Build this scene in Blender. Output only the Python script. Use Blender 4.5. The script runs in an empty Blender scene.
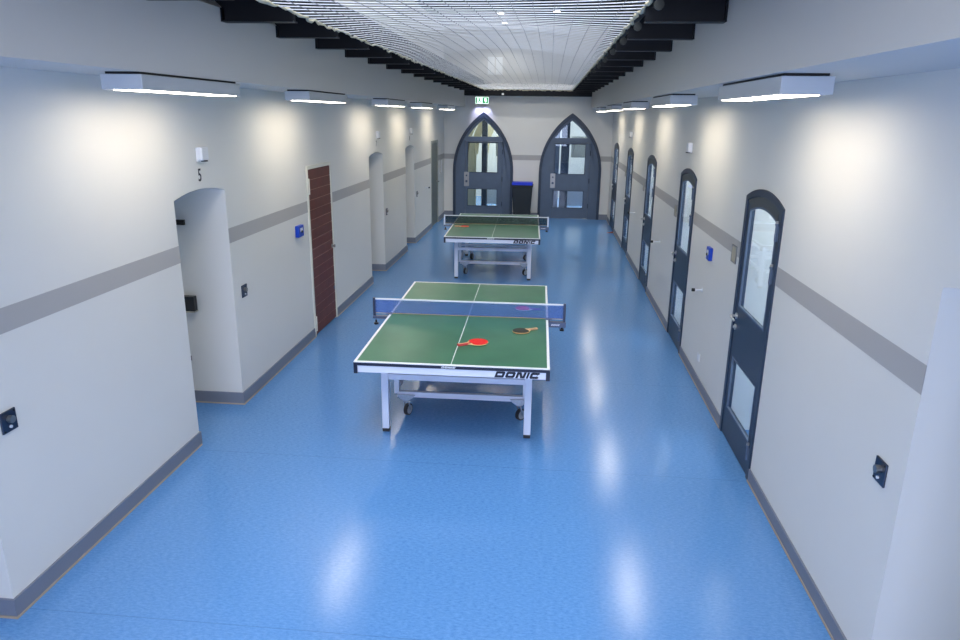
import bpy, math, random
from mathutils import Vector, Matrix
random.seed(7)
SC = bpy.context.scene
COL = SC.collection
PI = math.pi

# ------------------------------------------------------------------ helpers
def lin(c):
    return tuple(((v/255)/12.92 if v/255 <= .04045 else ((v/255+.055)/1.055)**2.4) for v in c)

class MB:
    """collects shapes that become ONE mesh object"""
    def __init__(s): s.v, s.f, s.m, s.s = [], [], [], []
    def add(s, vs, fs, m=0, smooth=False):
        o = len(s.v); s.v += [tuple(p) for p in vs]
        for f in fs: s.f.append([i+o for i in f]); s.m.append(m); s.s.append(smooth)
    def box(s, x0, x1, y0, y1, z0, z1, m=0):
        if x0 > x1: x0, x1 = x1, x0
        if y0 > y1: y0, y1 = y1, y0
        if z0 > z1: z0, z1 = z1, z0
        s.add([(x0,y0,z0),(x1,y0,z0),(x1,y1,z0),(x0,y1,z0),(x0,y0,z1),(x1,y0,z1),(x1,y1,z1),(x0,y1,z1)],
              [(0,3,2,1),(4,5,6,7),(0,1,5,4),(1,2,6,5),(2,3,7,6),(3,0,4,7)], m)
        return s
    def prism(s, poly, axis, a, b, m=0):
        """poly of 2D points; axis x: (y,z), y: (x,z), z: (x,y)"""
        def P(p, t):
            return (t,p[0],p[1]) if axis == 'x' else (p[0],t,p[1]) if axis == 'y' else (p[0],p[1],t)
        n = len(poly)
        s.add([P(p,a) for p in poly]+[P(p,b) for p in poly],
              [tuple(range(n))[::-1], tuple(range(n,2*n))]+[(i,(i+1)%n,(i+1)%n+n,i+n) for i in range(n)], m)
        return s
    def ringstrip(s, A, B, axis, a, b, m=0):
        """solid band between two open polylines A and B (same length)"""
        if A[0] != A[-1]: return s.prism(list(A)+list(B)[::-1], axis, a, b, m)
        for i in range(len(A)-1): s.prism([A[i],A[i+1],B[i+1],B[i]], axis, a, b, m)
        return s
    def cyl(s, p, q, r, n=16, m=0, r2=None, smooth=True):
        p, q = Vector(p), Vector(q); d = (q-p).normalized()
        u = d.orthogonal().normalized(); w = d.cross(u); r2 = r if r2 is None else r2
        vs = [p+(u*math.cos(2*PI*i/n)+w*math.sin(2*PI*i/n))*r for i in range(n)]
        vs += [q+(u*math.cos(2*PI*i/n)+w*math.sin(2*PI*i/n))*r2 for i in range(n)]
        s.add(vs, [(i,(i+1)%n,(i+1)%n+n,i+n) for i in range(n)], m, smooth)
        s.add(vs[:n], [tuple(range(n))[::-1]], m); s.add(vs[n:], [tuple(range(n))], m)
        return s
    def tube(s, pts, r, n=6, m=0):
        pts = [Vector(p) for p in pts]; rings = []; up = None
        for i, p in enumerate(pts):
            d = (pts[min(i+1,len(pts)-1)]-pts[max(i-1,0)]).normalized()
            if up is None: up = d.orthogonal().normalized()
            up = (up-d*up.dot(d)).normalized(); w = d.cross(up)
            rr = r[i] if isinstance(r,(list,tuple)) else r
            rings.append([p+(up*math.cos(2*PI*k/n)+w*math.sin(2*PI*k/n))*rr for k in range(n)])
        vs = [v for R_ in rings for v in R_]; fs = []
        for i in range(len(pts)-1):
            for k in range(n): fs.append((i*n+k, i*n+(k+1)%n, (i+1)*n+(k+1)%n, (i+1)*n+k))
        fs.append(tuple(range(n))[::-1]); fs.append(tuple(len(vs)-n+k for k in range(n)))
        s.add(vs, fs, m, True); return s
    def build(s, name, mats, parent=None, bevel=0, loc=None, seg=2):
        me = bpy.data.meshes.new(name); me.from_pydata(s.v, [], s.f)
        if not isinstance(mats,(list,tuple)): mats = [mats]
        for m in mats: me.materials.append(m)
        me.polygons.foreach_set('material_index', s.m); me.polygons.foreach_set('use_smooth', s.s)
        import bmesh
        bm = bmesh.new(); bm.from_mesh(me); bmesh.ops.recalc_face_normals(bm, faces=bm.faces); bm.to_mesh(me); bm.free()
        me.update()
        o = bpy.data.objects.new(name, me); COL.objects.link(o)
        if parent: o.parent = parent
        if loc: o.location = loc
        if bevel:
            b = o.modifiers.new('bevel','BEVEL'); b.width = bevel; b.segments = seg; b.limit_method = 'ANGLE'; b.angle_limit = math.radians(40)
        return o

def tag(o, label=None, cat=None, group=None, kind=None):
    if label: o['label'] = label
    if cat: o['category'] = cat
    if group: o['group'] = group
    if kind: o['kind'] = kind
    return o
def thing(name, label, cat, loc=(0,0,0), rz=0, group=None, kind=None):
    o = bpy.data.objects.new(name, None); o.empty_display_size = .1; COL.objects.link(o)
    o.location = loc; o.rotation_euler = (0,0,rz)
    return tag(o, label, cat, group, kind)
def struct(mb, name, mats, bevel=0): return tag(mb.build(name, mats, bevel=bevel), kind='structure')
def kids(o): return [c for c in bpy.data.objects if c.parent == o]
def copy_tree(o, loc=None, rz=None, label=None, parent=None):
    c = o.copy(); COL.objects.link(c)
    if parent: c.parent = parent
    if loc is not None: c.location = loc
    if rz is not None: c.rotation_euler = (0,0,rz)
    if label: c['label'] = label
    for ch in kids(o): copy_tree(ch, parent=c)
    return c

# ------------------------------------------------------------------ materials
def mat(name, col, rough=.5, metal=0, emit=None, estr=0, bump=0, bscale=60, var=0, vscale=3, spec=.5, coat=0):
    m = bpy.data.materials.new(name); m.use_nodes = True
    nt = m.node_tree; b = nt.nodes['Principled BSDF']
    c = lin(col) if max(col) > 1 else col
    b.inputs['Base Color'].default_value = (*c,1); b.inputs['Roughness'].default_value = rough
    b.inputs['Metallic'].default_value = metal; b.inputs['Specular IOR Level'].default_value = spec
    b.inputs['Coat Weight'].default_value = coat
    if emit:
        b.inputs['Emission Color'].default_value = (*lin(emit),1); b.inputs['Emission Strength'].default_value = estr
    tc = nt.nodes.new('ShaderNodeTexCoord')
    if bump:
        n = nt.nodes.new('ShaderNodeTexNoise'); n.inputs['Scale'].default_value = bscale; n.inputs['Detail'].default_value = 4
        bp = nt.nodes.new('ShaderNodeBump'); bp.inputs['Strength'].default_value = bump; bp.inputs['Distance'].default_value = .002
        nt.links.new(tc.outputs['Object'], n.inputs['Vector']); nt.links.new(n.outputs['Fac'], bp.inputs['Height']); nt.links.new(bp.outputs['Normal'], b.inputs['Normal'])
    if var:
        n = nt.nodes.new('ShaderNodeTexNoise'); n.inputs['Scale'].default_value = vscale; n.inputs['Detail'].default_value = 5
        mr = nt.nodes.new('ShaderNodeMapRange'); mr.inputs['From Min'].default_value = .3; mr.inputs['From Max'].default_value = .7
        mr.inputs['To Min'].default_value = 1-var; mr.inputs['To Max'].default_value = 1+var
        hs = nt.nodes.new('ShaderNodeHueSaturation'); hs.inputs['Color'].default_value = (*c,1)
        nt.links.new(tc.outputs['Object'], n.inputs['Vector']); nt.links.new(n.outputs['Fac'], mr.inputs['Value'])
        nt.links.new(mr.outputs['Result'], hs.inputs['Value']); nt.links.new(hs.outputs['Color'], b.inputs['Base Color'])
    return m

def glass(name, tint=(1,1,1), refl=.06, rough=.02):
    m = bpy.data.materials.new(name); m.use_nodes = True; nt = m.node_tree; nt.nodes.clear()
    o = nt.nodes.new('ShaderNodeOutputMaterial'); t = nt.nodes.new('ShaderNodeBsdfTransparent'); g = nt.nodes.new('ShaderNodeBsdfGlossy')
    lw = nt.nodes.new('ShaderNodeLayerWeight'); lw.inputs['Blend'].default_value = .5
    pw = nt.nodes.new('ShaderNodeMath'); pw.operation = 'POWER'; pw.inputs[1].default_value = 5; nt.links.new(lw.outputs['Facing'], pw.inputs[0])
    f = nt.nodes.new('ShaderNodeMath'); f.operation = 'MULTIPLY_ADD'; f.inputs[1].default_value = .45; f.inputs[2].default_value = .03; nt.links.new(pw.outputs[0], f.inputs[0])
    x = nt.nodes.new('ShaderNodeMixShader')
    t.inputs['Color'].default_value = (*tint,1); g.inputs['Roughness'].default_value = rough; g.inputs['Color'].default_value = (.9,.95,1,1)
    nt.links.new(f.outputs[0], x.inputs[0]); nt.links.new(t.outputs[0], x.inputs[1]); nt.links.new(g.outputs[0], x.inputs[2]); nt.links.new(x.outputs[0], o.inputs[0])
    return m

def mesh_fabric(name, col, cover):
    m = bpy.data.materials.new(name); m.use_nodes = True; nt = m.node_tree
    b = nt.nodes['Principled BSDF']; b.inputs['Base Color'].default_value = (*lin(col),1); b.inputs['Roughness'].default_value = .8
    b.inputs['Alpha'].default_value = cover
    return m

def floor_mat():
    m = bpy.data.materials.new('blue_linoleum'); m.use_nodes = True; nt = m.node_tree; L = nt.links
    b = nt.nodes['Principled BSDF']; N = nt.nodes.new
    tc = N('ShaderNodeTexCoord'); mp = N('ShaderNodeMapping'); mp.inputs['Scale'].default_value = (2.4,6,1)
    n1 = N('ShaderNodeTexNoise'); n1.inputs['Scale'].default_value = 14; n1.inputs['Detail'].default_value = 9; n1.inputs['Roughness'].default_value = .75
    n2 = N('ShaderNodeTexNoise'); n2.inputs['Scale'].default_value = 55; n2.inputs['Detail'].default_value = 3
    n3 = N('ShaderNodeTexNoise'); n3.inputs['Scale'].default_value = .7; n3.inputs['Detail'].default_value = 3
    L.new(tc.outputs['Object'], mp.inputs['Vector']); L.new(mp.outputs[0], n1.inputs['Vector']); L.new(mp.outputs[0], n2.inputs['Vector']); L.new(tc.outputs['Object'], n3.inputs['Vector'])
    r1 = N('ShaderNodeValToRGB'); e = r1.color_ramp.elements
    e[0].position = .34; e[0].color = (*lin(FLOOR_D),1); e[1].position = .62; e[1].color = (*lin(FLOOR_L),1)
    L.new(n1.outputs['Fac'], r1.inputs[0])
    r2 = N('ShaderNodeValToRGB'); e = r2.color_ramp.elements     # fine darker flecks
    e[0].position = .28; e[0].color = (.6,.65,.75,1); e[1].position = .35; e[1].color = (1,1,1,1)
    L.new(n2.outputs['Fac'], r2.inputs[0])
    mx = N('ShaderNodeMix'); mx.data_type = 'RGBA'; mx.blend_type = 'MULTIPLY'; mx.inputs[0].default_value = 1
    L.new(r1.outputs[0], mx.inputs[6]); L.new(r2.outputs[0], mx.inputs[7])
    # sheet seams every 1.9 m across the hall
    sp = N('ShaderNodeSeparateXYZ'); L.new(tc.outputs['Object'], sp.inputs[0])
    a = N('ShaderNodeMath'); a.operation = 'ADD'; a.inputs[1].default_value = 100-2.97; L.new(sp.outputs['Y'], a.inputs[0])
    md = N('ShaderNodeMath'); md.operation = 'MODULO'; md.inputs[1].default_value = 1.9; L.new(a.outputs[0], md.inputs[0])
    md2 = N('ShaderNodeMath'); md2.operation = 'SUBTRACT'; md2.inputs[1].default_value = 100 % 1.9; L.new(md.outputs[0], md2.inputs[0])
    ab = N('ShaderNodeMath'); ab.operation = 'ABSOLUTE'; L.new(md2.outputs[0], ab.inputs[0])
    lt = N('ShaderNodeMath'); lt.operation = 'LESS_THAN'; lt.inputs[1].default_value = .003; L.new(ab.outputs[0], lt.inputs[0])
    mx2 = N('ShaderNodeMix'); mx2.data_type = 'RGBA'; mx2.inputs[7].default_value = (*lin((40,85,140)),1)
    sc = N('ShaderNodeMath'); sc.operation = 'MULTIPLY'; sc.inputs[1].default_value = .35; L.new(lt.outputs[0], sc.inputs[0])
    L.new(sc.outputs[0], mx2.inputs[0]); L.new(mx.outputs[2], mx2.inputs[6]); L.new(mx2.outputs[2], b.inputs['Base Color'])
    rr = N('ShaderNodeMapRange'); rr.inputs['To Min'].default_value = .18; rr.inputs['To Max'].default_value = .215
    L.new(n3.outputs['Fac'], rr.inputs['Value']); L.new(rr.outputs[0], b.inputs['Roughness'])
    bp = N('ShaderNodeBump'); bp.inputs['Strength'].default_value = .04; bp.inputs['Distance'].default_value = .001
    L.new(n1.outputs['Fac'], bp.inputs['Height']); L.new(bp.outputs[0], b.inputs['Normal'])
    b.inputs['Specular IOR Level'].default_value = .75
    return m

def table_mat():
    """green playing surface with painted white lines, in the table's own coordinates"""
    m = bpy.data.materials.new('green_table_surface'); m.use_nodes = True; nt = m.node_tree; L = nt.links; N = nt.nodes.new
    b = nt.nodes['Principled BSDF']; tc = N('ShaderNodeTexCoord'); sp = N('ShaderNodeSeparateXYZ'); L.new(tc.outputs['Object'], sp.inputs[0])
    def f(op, x, v):
        n = N('ShaderNodeMath'); n.operation = op; L.new(x, n.inputs[0])
        if v is not None: n.inputs[1].default_value = v
        return n.outputs[0]
    ax = f('ABSOLUTE', sp.outputs['X'], None); ay = f('ABSOLUTE', sp.outputs['Y'], None)
    e1 = f('GREATER_THAN', ax, .7625-.021); e2 = f('GREATER_THAN', ay, 1.37-.021); e3 = f('LESS_THAN', ax, .0032)
    s1 = N('ShaderNodeMath'); s1.operation = 'MAXIMUM'; L.new(e1,s1.inputs[0]); L.new(e2,s1.inputs[1])
    s2 = N('ShaderNodeMath'); s2.operation = 'MAXIMUM'; L.new(s1.outputs[0],s2.inputs[0]); L.new(e3,s2.inputs[1])
    mx = N('ShaderNodeMix'); mx.data_type = 'RGBA'; L.new(s2.outputs[0], mx.inputs[0])
    n1 = N('ShaderNodeTexNoise'); n1.inputs['Scale'].default_value = 3; n1.inputs['Detail'].default_value = 4; L.new(tc.outputs['Object'], n1.inputs['Vector'])
    r = N('ShaderNodeValToRGB'); r.color_ramp.elements[0].color = (*lin(GREEN_D),1); r.color_ramp.elements[1].color = (*lin(GREEN_L),1)
    r.color_ramp.elements[0].position = .35; r.color_ramp.elements[1].position = .65
    L.new(n1.outputs[0], r.inputs[0]); L.new(r.outputs[0], mx.inputs[6]); mx.inputs[7].default_value = (.85,.87,.88,1)
    L.new(mx.outputs[2], b.inputs['Base Color']); b.inputs['Roughness'].default_value = .34
    return m

FLOOR_D, FLOOR_L = (74,128,190), (104,156,212)
GREEN_D, GREEN_L = (56,110,84), (66,120,92)
M = dict(
    wall = mat('wall_paint',(224,223,218),.7,bump=.15,bscale=120,var=.012,vscale=1.2),
    wallup = mat('upper_wall_paint',(218,216,208),.7,bump=.15,bscale=120),
    soffit = mat('soffit_paint',(204,203,200),.75,bump=.1,bscale=90),
    stripe = mat('grey_stripe_paint',(176,174,172),.6),
    base = mat('grey_baseboard_vinyl',(122,128,142),.45),
    basecap = mat('pale_joint_strip',(176,160,140),.5),
    floor = floor_mat(),
    slate = mat('slate_blue_paint',(42,56,76),.4,var=.06,vscale=6),
    slate2 = mat('slate_grey_paint',(84,100,122),.45,var=.05,vscale=6),
    headgrey = mat('dark_grey_door_head',(62,68,72),.45),
    steel = mat('brushed_steel',(160,158,154),.34,1,var=.08,vscale=30),
    chrome = mat('satin_chrome',(214,214,212),.3,1),
    panelw = mat('pale_blind',(226,228,226),.5,emit=(226,232,235),estr=.22),
    darksteel = mat('dark_polished_plate',(84,90,104),.3,1),
    black = mat('black_steel_paint',(10,14,20),.5,spec=.3),
    blackp = mat('black_plastic',(20,22,26),.4),
    white = mat('white_plastic',(224,226,230),.4),
    lampbody = mat('lamp_housing_white',(186,192,198),.35),
    lampgap = mat('lamp_gap_shade',(14,14,16),.6),
    diff = mat('lamp_diffuser',(240,243,250),.4,emit=(255,244,224),estr=12.0),
    green = table_mat(),
    rim = mat('navy_table_edge',(20,28,52),.35),
    tframe = mat('pale_blue_white_frame',(222,228,244),.3,coat=.3),
    tplate = mat('galvanised_plate',(170,178,190),.35,.7,var=.12,vscale=60),
    rubber = mat('black_rubber',(44,44,48),.6),
    wheelhub = mat('grey_wheel_hub',(176,180,184),.35,.3),
    netb = mesh_fabric('sky_sheen_net_mesh',(78,112,190),.46),  # lighter blue paints reflected sky into the net fabric
    netd = mesh_fabric('dark_net_mesh',(20,42,52),.55),
    tape = mat('white_net_tape',(232,234,238),.6),
    postn = mat('slate_net_post',(60,68,90),.35,.3),
    clamp = mat('slate_clamp_paint',(88,98,122),.35,.4),
    letters = mat('navy_lettering',(14,20,40),.4),
    lettersw = mat('white_lettering',(220,222,230),.4),
    redr = mat('red_rubber',(236,22,20),.45),
    pinkr = mat('magenta_rubber',(214,30,110),.45),
    darkr = mat('black_bat_rubber',(52,54,44),.55),
    ply = mat('bat_plywood',(222,188,128),.5,var=.1,vscale=20),
    hwood = mat('bat_handle_wood',(206,160,128),.5,var=.15,vscale=40),
    hred = mat('bat_handle_red',(196,70,70),.45),
    hpurple = mat('bat_handle_violet',(120,44,140),.5),
    grooveline = mat('pale_door_line',(170,128,112),.5),
    brown = mat('red_brown_wood',(104,50,38),.5,bump=.2,bscale=30,var=.14,vscale=5),
    cream = mat('cream_door_frame',(222,220,208),.45),
    greydoor = mat('grey_green_door',(112,118,116),.5),
    greyframe = mat('grey_green_door_frame',(146,150,144),.5),
    blue = mat('blue_plastic',(10,66,186),.35),
    bluelid = mat('bright_blue_lid',(14,52,214),.4),
    bin = mat('anthracite_bin',(30,36,40),.5,var=.05,vscale=10),
    beige = mat('beige_card',(184,176,156),.6),
    signg = mat('exit_green',(6,150,84),.4,emit=(6,150,84),estr=.45),
    signw = mat('exit_white',(240,250,245),.4,emit=(225,255,240),estr=1.0),
    rope = mat('white_net_rope',(232,234,236),.8,bump=.5,bscale=400),
    cord = mat('backlit_net_cord',(150,152,160),.8),  # grey paints the strands' shaded, backlit look into their colour
    border = mat('cream_border_rope',(196,190,166),.85,bump=.6,bscale=150),
    deck = mat('dark_gallery_deck',(34,30,44),.6,var=.2,vscale=3),
    glass = glass('door_glass',(.86,.92,.96)),
    glass2 = glass('arch_door_glass',(.72,.78,.82)),
    cell = mat('cell_wall_paint',(226,228,232),.7),
    curtain = mat('pale_curtain',(226,226,216),.8),
    vault = mat('cream_vault_plaster',(214,206,176),.7),
    wedge = mat('orange_brown_rubber',(150,70,40),.6),
    olive = mat('olive_disc',(46,48,42),.6,.0),
    skyp = mat('added_skylight_glow',(240,244,255),.4,emit=(225,235,255),estr=1.0),
)

# ------------------------------------------------------------------ dimensions (metres; camera above the origin, hall runs along +y)
XL, XR, D, Y0 = -2.741, 1.592, 18.69, -4.0
BL, BR = -2.19, 1.01           # faces of the boxed-in bulkheads
ZS = 2.815                     # soffit height
TH = .50

def seg_arch(a0, a1, zs, za, n=14):
    w = (a1-a0)/2; h = za-zs; r = (w*w+h*h)/(2*h); c = (a0+a1)/2; zc = za-r
    t = math.asin(w/r)
    return [(c+r*math.sin(-t+2*t*i/n), zc+r*math.cos(-t+2*t*i/n)) for i in range(n+1)]
def pointed(c, w, zs, za, n=14, off=0.):
    rise = za-zs; r = (w*w+rise*rise)/(2*w); cx = w-r; r2 = r-off
    t1 = math.acos(-cx/r2) if off else math.atan2(rise, -cx)
    right = [(c+cx+r2*math.cos(t1*i/n), zs+r2*math.sin(t1*i/n)) for i in range(n+1)]
    left = [(2*c-x, z) for x, z in right]
    return left+right[::-1][1:]
def wall_run(mb, axis, s0, s1, t0, t1, z1, openings, m=0):
    s = s0
    for a0, a1, prof in openings:
        mb.prism([(s,0),(a0,0),(a0,z1),(s,z1)], axis, t0, t1, m)
        mb.prism([(a0,z1)]+prof+[(a1,z1)], axis, t0, t1, m)
        s = a1
    mb.prism([(s,0),(s1,0),(s1,z1),(s,z1)], axis, t0, t1, m)

# ------------------------------------------------------------------ the setting
fl = MB(); fl.box(XL-2.6, XR+3.0, Y0-.2, D+5.2, -.12, 0); struct(fl, 'floor', M['floor'])

NL = [(2.0,2.9),(4.955,5.8),(10.74,11.67),(13.56,14.45)]
openL = []
for a0,a1 in NL: openL.append((a0,a1,seg_arch(a0,a1,1.975,2.025)))
openL.append((7.9,8.74,[(7.9,2.01),(8.74,2.01)])); openL.append((16.55,17.57,[(16.55,2.02),(17.57,2.02)]))
openL.sort(key=lambda o:o[0])
wl = MB(); wall_run(wl,'x',Y0,D,XL-TH,XL,ZS+.02,openL)
struct(wl,'wall_left',M['wall'])
DR = [(4.88,5.80),(7.80,8.70),(10.74,11.69),(13.72,14.66),(16.62,17.70)]
openR = [(1.98,2.89,seg_arch(1.98,2.89,1.975,2.025))]
for a0,a1 in DR: k=(1,.976,.974,.964,.960)[len(openR)-1]; openR.append((a0,a1,seg_arch(a0,a1,2.03*k,2.115*k)))
wr = MB(); wall_run(wr,'x',Y0,D,XR,XR+TH,ZS+.02,openR)
struct(wr,'wall_right',M['wall'])
AC = [(-1.71,.775),(.56,.785)]        # far arches: centre, half width
ARZ = (1.2,2.65)
openF = [(c-w,c+w,pointed(c,w,*ARZ)) for c,w in AC]
wf = MB(); wall_run(wf,'y',XL-TH,XR+TH,D,D+.3,3.5,openF)
struct(wf,'wall_far',M['wall'])
wu = MB(); wu.box(XL-TH,XR+TH,D,D+.3,3.5,4.74); struct(wu,'wall_far_upper',M['wallup'])
# back wall (behind the camera) with a tall window
wb = MB(); wb.box(XL-TH,-2.2,Y0-.2,Y0,0,8); wb.box(1.1,XR+TH,Y0-.2,Y0,0,8); wb.box(-2.2,1.1,Y0-.2,Y0,0,.9); wb.box(-2.2,1.1,Y0-.2,Y0,3.6,8)
struct(wb,'wall_back',M['wall'])
wn = MB()
for x in (-2.2,-1.1,0.0,1.05): wn.box(x,x+.05,Y0-.14,Y0-.06,.9,3.6)
for z in (.9,2.2,3.55): wn.box(-2.2,1.1,Y0-.14,Y0-.06,z,z+.05)
struct(wn,'window_1',M['slate'])
# upper storey side walls, gallery decks, roof with an added, unseen skylight
u = MB(); u.box(XL-TH,XL,Y0,D,3.46,8); struct(u,'wall_left_upper',M['wallup'])
u = MB(); u.box(XR,XR+TH,Y0,D,3.46,8); struct(u,'wall_right_upper',M['wallup'])
u = MB(); u.box(XL-TH,XR+TH,D,D+.3,4.74,8); struct(u,'wall_far_top',M['wallup'])
for nm,a,b,s in (('ceiling_left',XL,BL,-1),('ceiling_right',XR,BR,1)):
    c = MB(); xo = a+s*.02
    # soffit + boxed bulkhead with a sloping shoulder
    c.prism([(xo,ZS),(b,ZS),(b,3.27),(b+s*.13,3.40),(xo,3.40)],'y',Y0,D)
    struct(c,nm,M['soffit'],bevel=0)
dk = MB(); dk.box(XL,-1.72,Y0,D,3.40,3.46); dk.box(.57,XR,Y0,D,3.40,3.46); struct(dk,'floor_gallery',M['black'])
gd = MB(); gd.box(XL,XR,12.5,D,4.74,4.86); struct(gd,'floor_upper_landing',M['deck'])
rf = MB(); rf.box(XL-TH,-2.0,Y0,D+.3,8,8.15); rf.box(.85,XR+TH,Y0,D+.3,8,8.15); rf.box(-2.0,.85,11,D+.3,8,8.15)
struct(rf,'ceiling',M['wallup'])
sk = MB(); sk.box(-2.0,.85,Y0,11,8.05,8.09); sk = struct(sk,'window_added',M['skyp'])  # added to light the upper hall, placed clear of floor reflections

# painted stripe
ZB, ZT = 1.512, 1.642
def strips(mb, axis, t0, t1, s0, s1, z0, z1, gaps, m=0):
    s = s0
    for a0,a1 in sorted(gaps):
        mb.prism([(s,z0),(a0,z0),(a0,z1),(s,z1)],axis,t0,t1,m); s = a1
    mb.prism([(s,z0),(s1,z0),(s1,z1),(s,z1)],axis,t0,t1,m)
gL = [(a,b) for a,b,_ in openL]; gR = [(a,b) for a,b,_ in openR]
gR2 = [(a-(.0),b+(.0)) for a,b in gR]
t = MB(); strips(t,'x',XL-.001,XL+.0015,Y0,D,ZB,ZT,[(7.86,8.775) if abs(a-7.9)<.01 else (a,b) for a,b in gL]); struct(t,'trim_1',M['stripe'])
t = MB(); strips(t,'x',XR-.0015,XR+.001,Y0,D,ZB,ZT,gR2); struct(t,'trim_2',M['stripe'])
def apx(c,w,z):   # half width of the pointed arch at height z
    r=(w*w+(ARZ[1]-ARZ[0])**2)/(2*w); cx=w-r; return cx+math.sqrt(max(r*r-(z-ARZ[0])**2,0))
t = MB(); wz = apx(0,.78,1.58)
strips(t,'y',D-.0015,D+.001,XL,XR,1.50,1.63,[(c-wz,c+wz) for c,w in AC]); struct(t,'trim_3',M['stripe'])
# baseboards with returns into the niches
HB = .115
b = MB(); nb = lambda a: any(abs(a-q[0])<.02 for q in NL)
strips(b,'x',XL,XL+.012,Y0,D,.012,HB,[(7.86,8.775) if abs(a-7.9)<.01 else (a,bb) for a,bb in gL])
strips(b,'x',XL,XL+.017,Y0,D,0,.012,[(7.86,8.775) if abs(a-7.9)<.01 else (a,bb) for a,bb in gL],1)
for a0,a1 in NL:
    b.box(XL-.50,XL+.012,a1-.012,a1,.012,HB); b.box(XL-.50,XL+.017,a1-.017,a1,0,.012,1)
    b.box(XL-.40,XL+.012,a0,a0+.012,.012,HB)
struct(b,'baseboard_left',[M['base'],M['basecap']])
b = MB(); strips(b,'x',XR-.012,XR,Y0,D,.012,HB-.015,gR); strips(b,'x',XR-.017,XR,Y0,D,0,.012,gR,1)
b.box(XR-.012,XR+.40,2.878,2.89,.012,HB-.015)
struct(b,'baseboard_right',[M['base'],M['basecap']])
b = MB(); strips(b,'y',D-.012,D,XL,XR,.0,.14,[(c-w-.02,c+w+.02) for c,w in AC]); struct(b,'baseboard_far',[M['base']])

# rooms behind the glazed doors on the right, and closing panels behind the left niches
r = MB()
r.box(XR+2.8,XR+2.9,3.6,D,0,2.8)
for y in (3.6,6.75,9.7,12.65,15.6,18.6): r.box(XR+TH,XR+2.9,y,y+.09,0,2.8)
struct(r,'wall_cell',M['cell'])
r = MB(); r.box(XR+TH,XR+2.9,3.6,D,2.8,2.88); struct(r,'ceiling_cell',M['cell'])

# ------------------------------------------------------------------ text made of strokes
def glyph(ch):
    s = .36; W = 1.5; o = []
    if ch in 'DOC':
        k = .18
        if ch == 'D': outer=[(0,0),(W-k,0),(W,k),(W,1-k),(W-k,1),(0,1)]; inner=[(s,s),(W-k-.06-s*.35,s),(W-s-.05,k+.16),(W-s-.05,1-k-.16),(W-k-.06-s*.35,1-s),(s,1-s)]
        if ch in 'OC': outer=[(k,0),(W-k,0),(W,k),(W,1-k),(W-k,1),(k,1),(0,1-k),(0,k)]; inner=[(s+.1,s),(W-s-.1,s),(W-s-.02,s+.1),(W-s-.02,1-s-.1),(W-s-.1,1-s),(s+.1,1-s),(s+.02,1-s-.1),(s+.02,s+.1)]
        n = len(outer)
        for i in range(n):
            if ch == 'C' and i == 2: continue
            o.append([outer[i],outer[(i+1)%n],inner[(i+1)%n],inner[i]])
    if ch == 'N': o = [[(0,0),(s+.04,0),(s+.04,1),(0,1)],[(W-s-.04,0),(W,0),(W,1),(W-s-.04,1)],[(s*.6,1),(s+.3,1),(W-s*.6,0),(W-s-.3,0)]]
    if ch == 'I': W = .34; o = [[(0,0),(W,0),(W,1),(0,1)]]
    return o, W
def lettering(word, height, width, shear=.35):
    quads = []; x = 0
    for ch in word:
        g, W = glyph(ch)
        for q in g: quads.append([(px+x, pz) for px,pz in q])
        x += W+.2
    x -= .2; sx = (width-shear*height)/x
    return [[(px*sx+pz*height*shear, pz*height) for px,pz in q] for q in quads]

def arc_pts(c, r, a0, a1, n=10):
    return [(c[0]+r*math.cos(a0+(a1-a0)*i/n), c[1]+r*math.sin(a0+(a1-a0)*i/n)) for i in range(n+1)]

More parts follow.
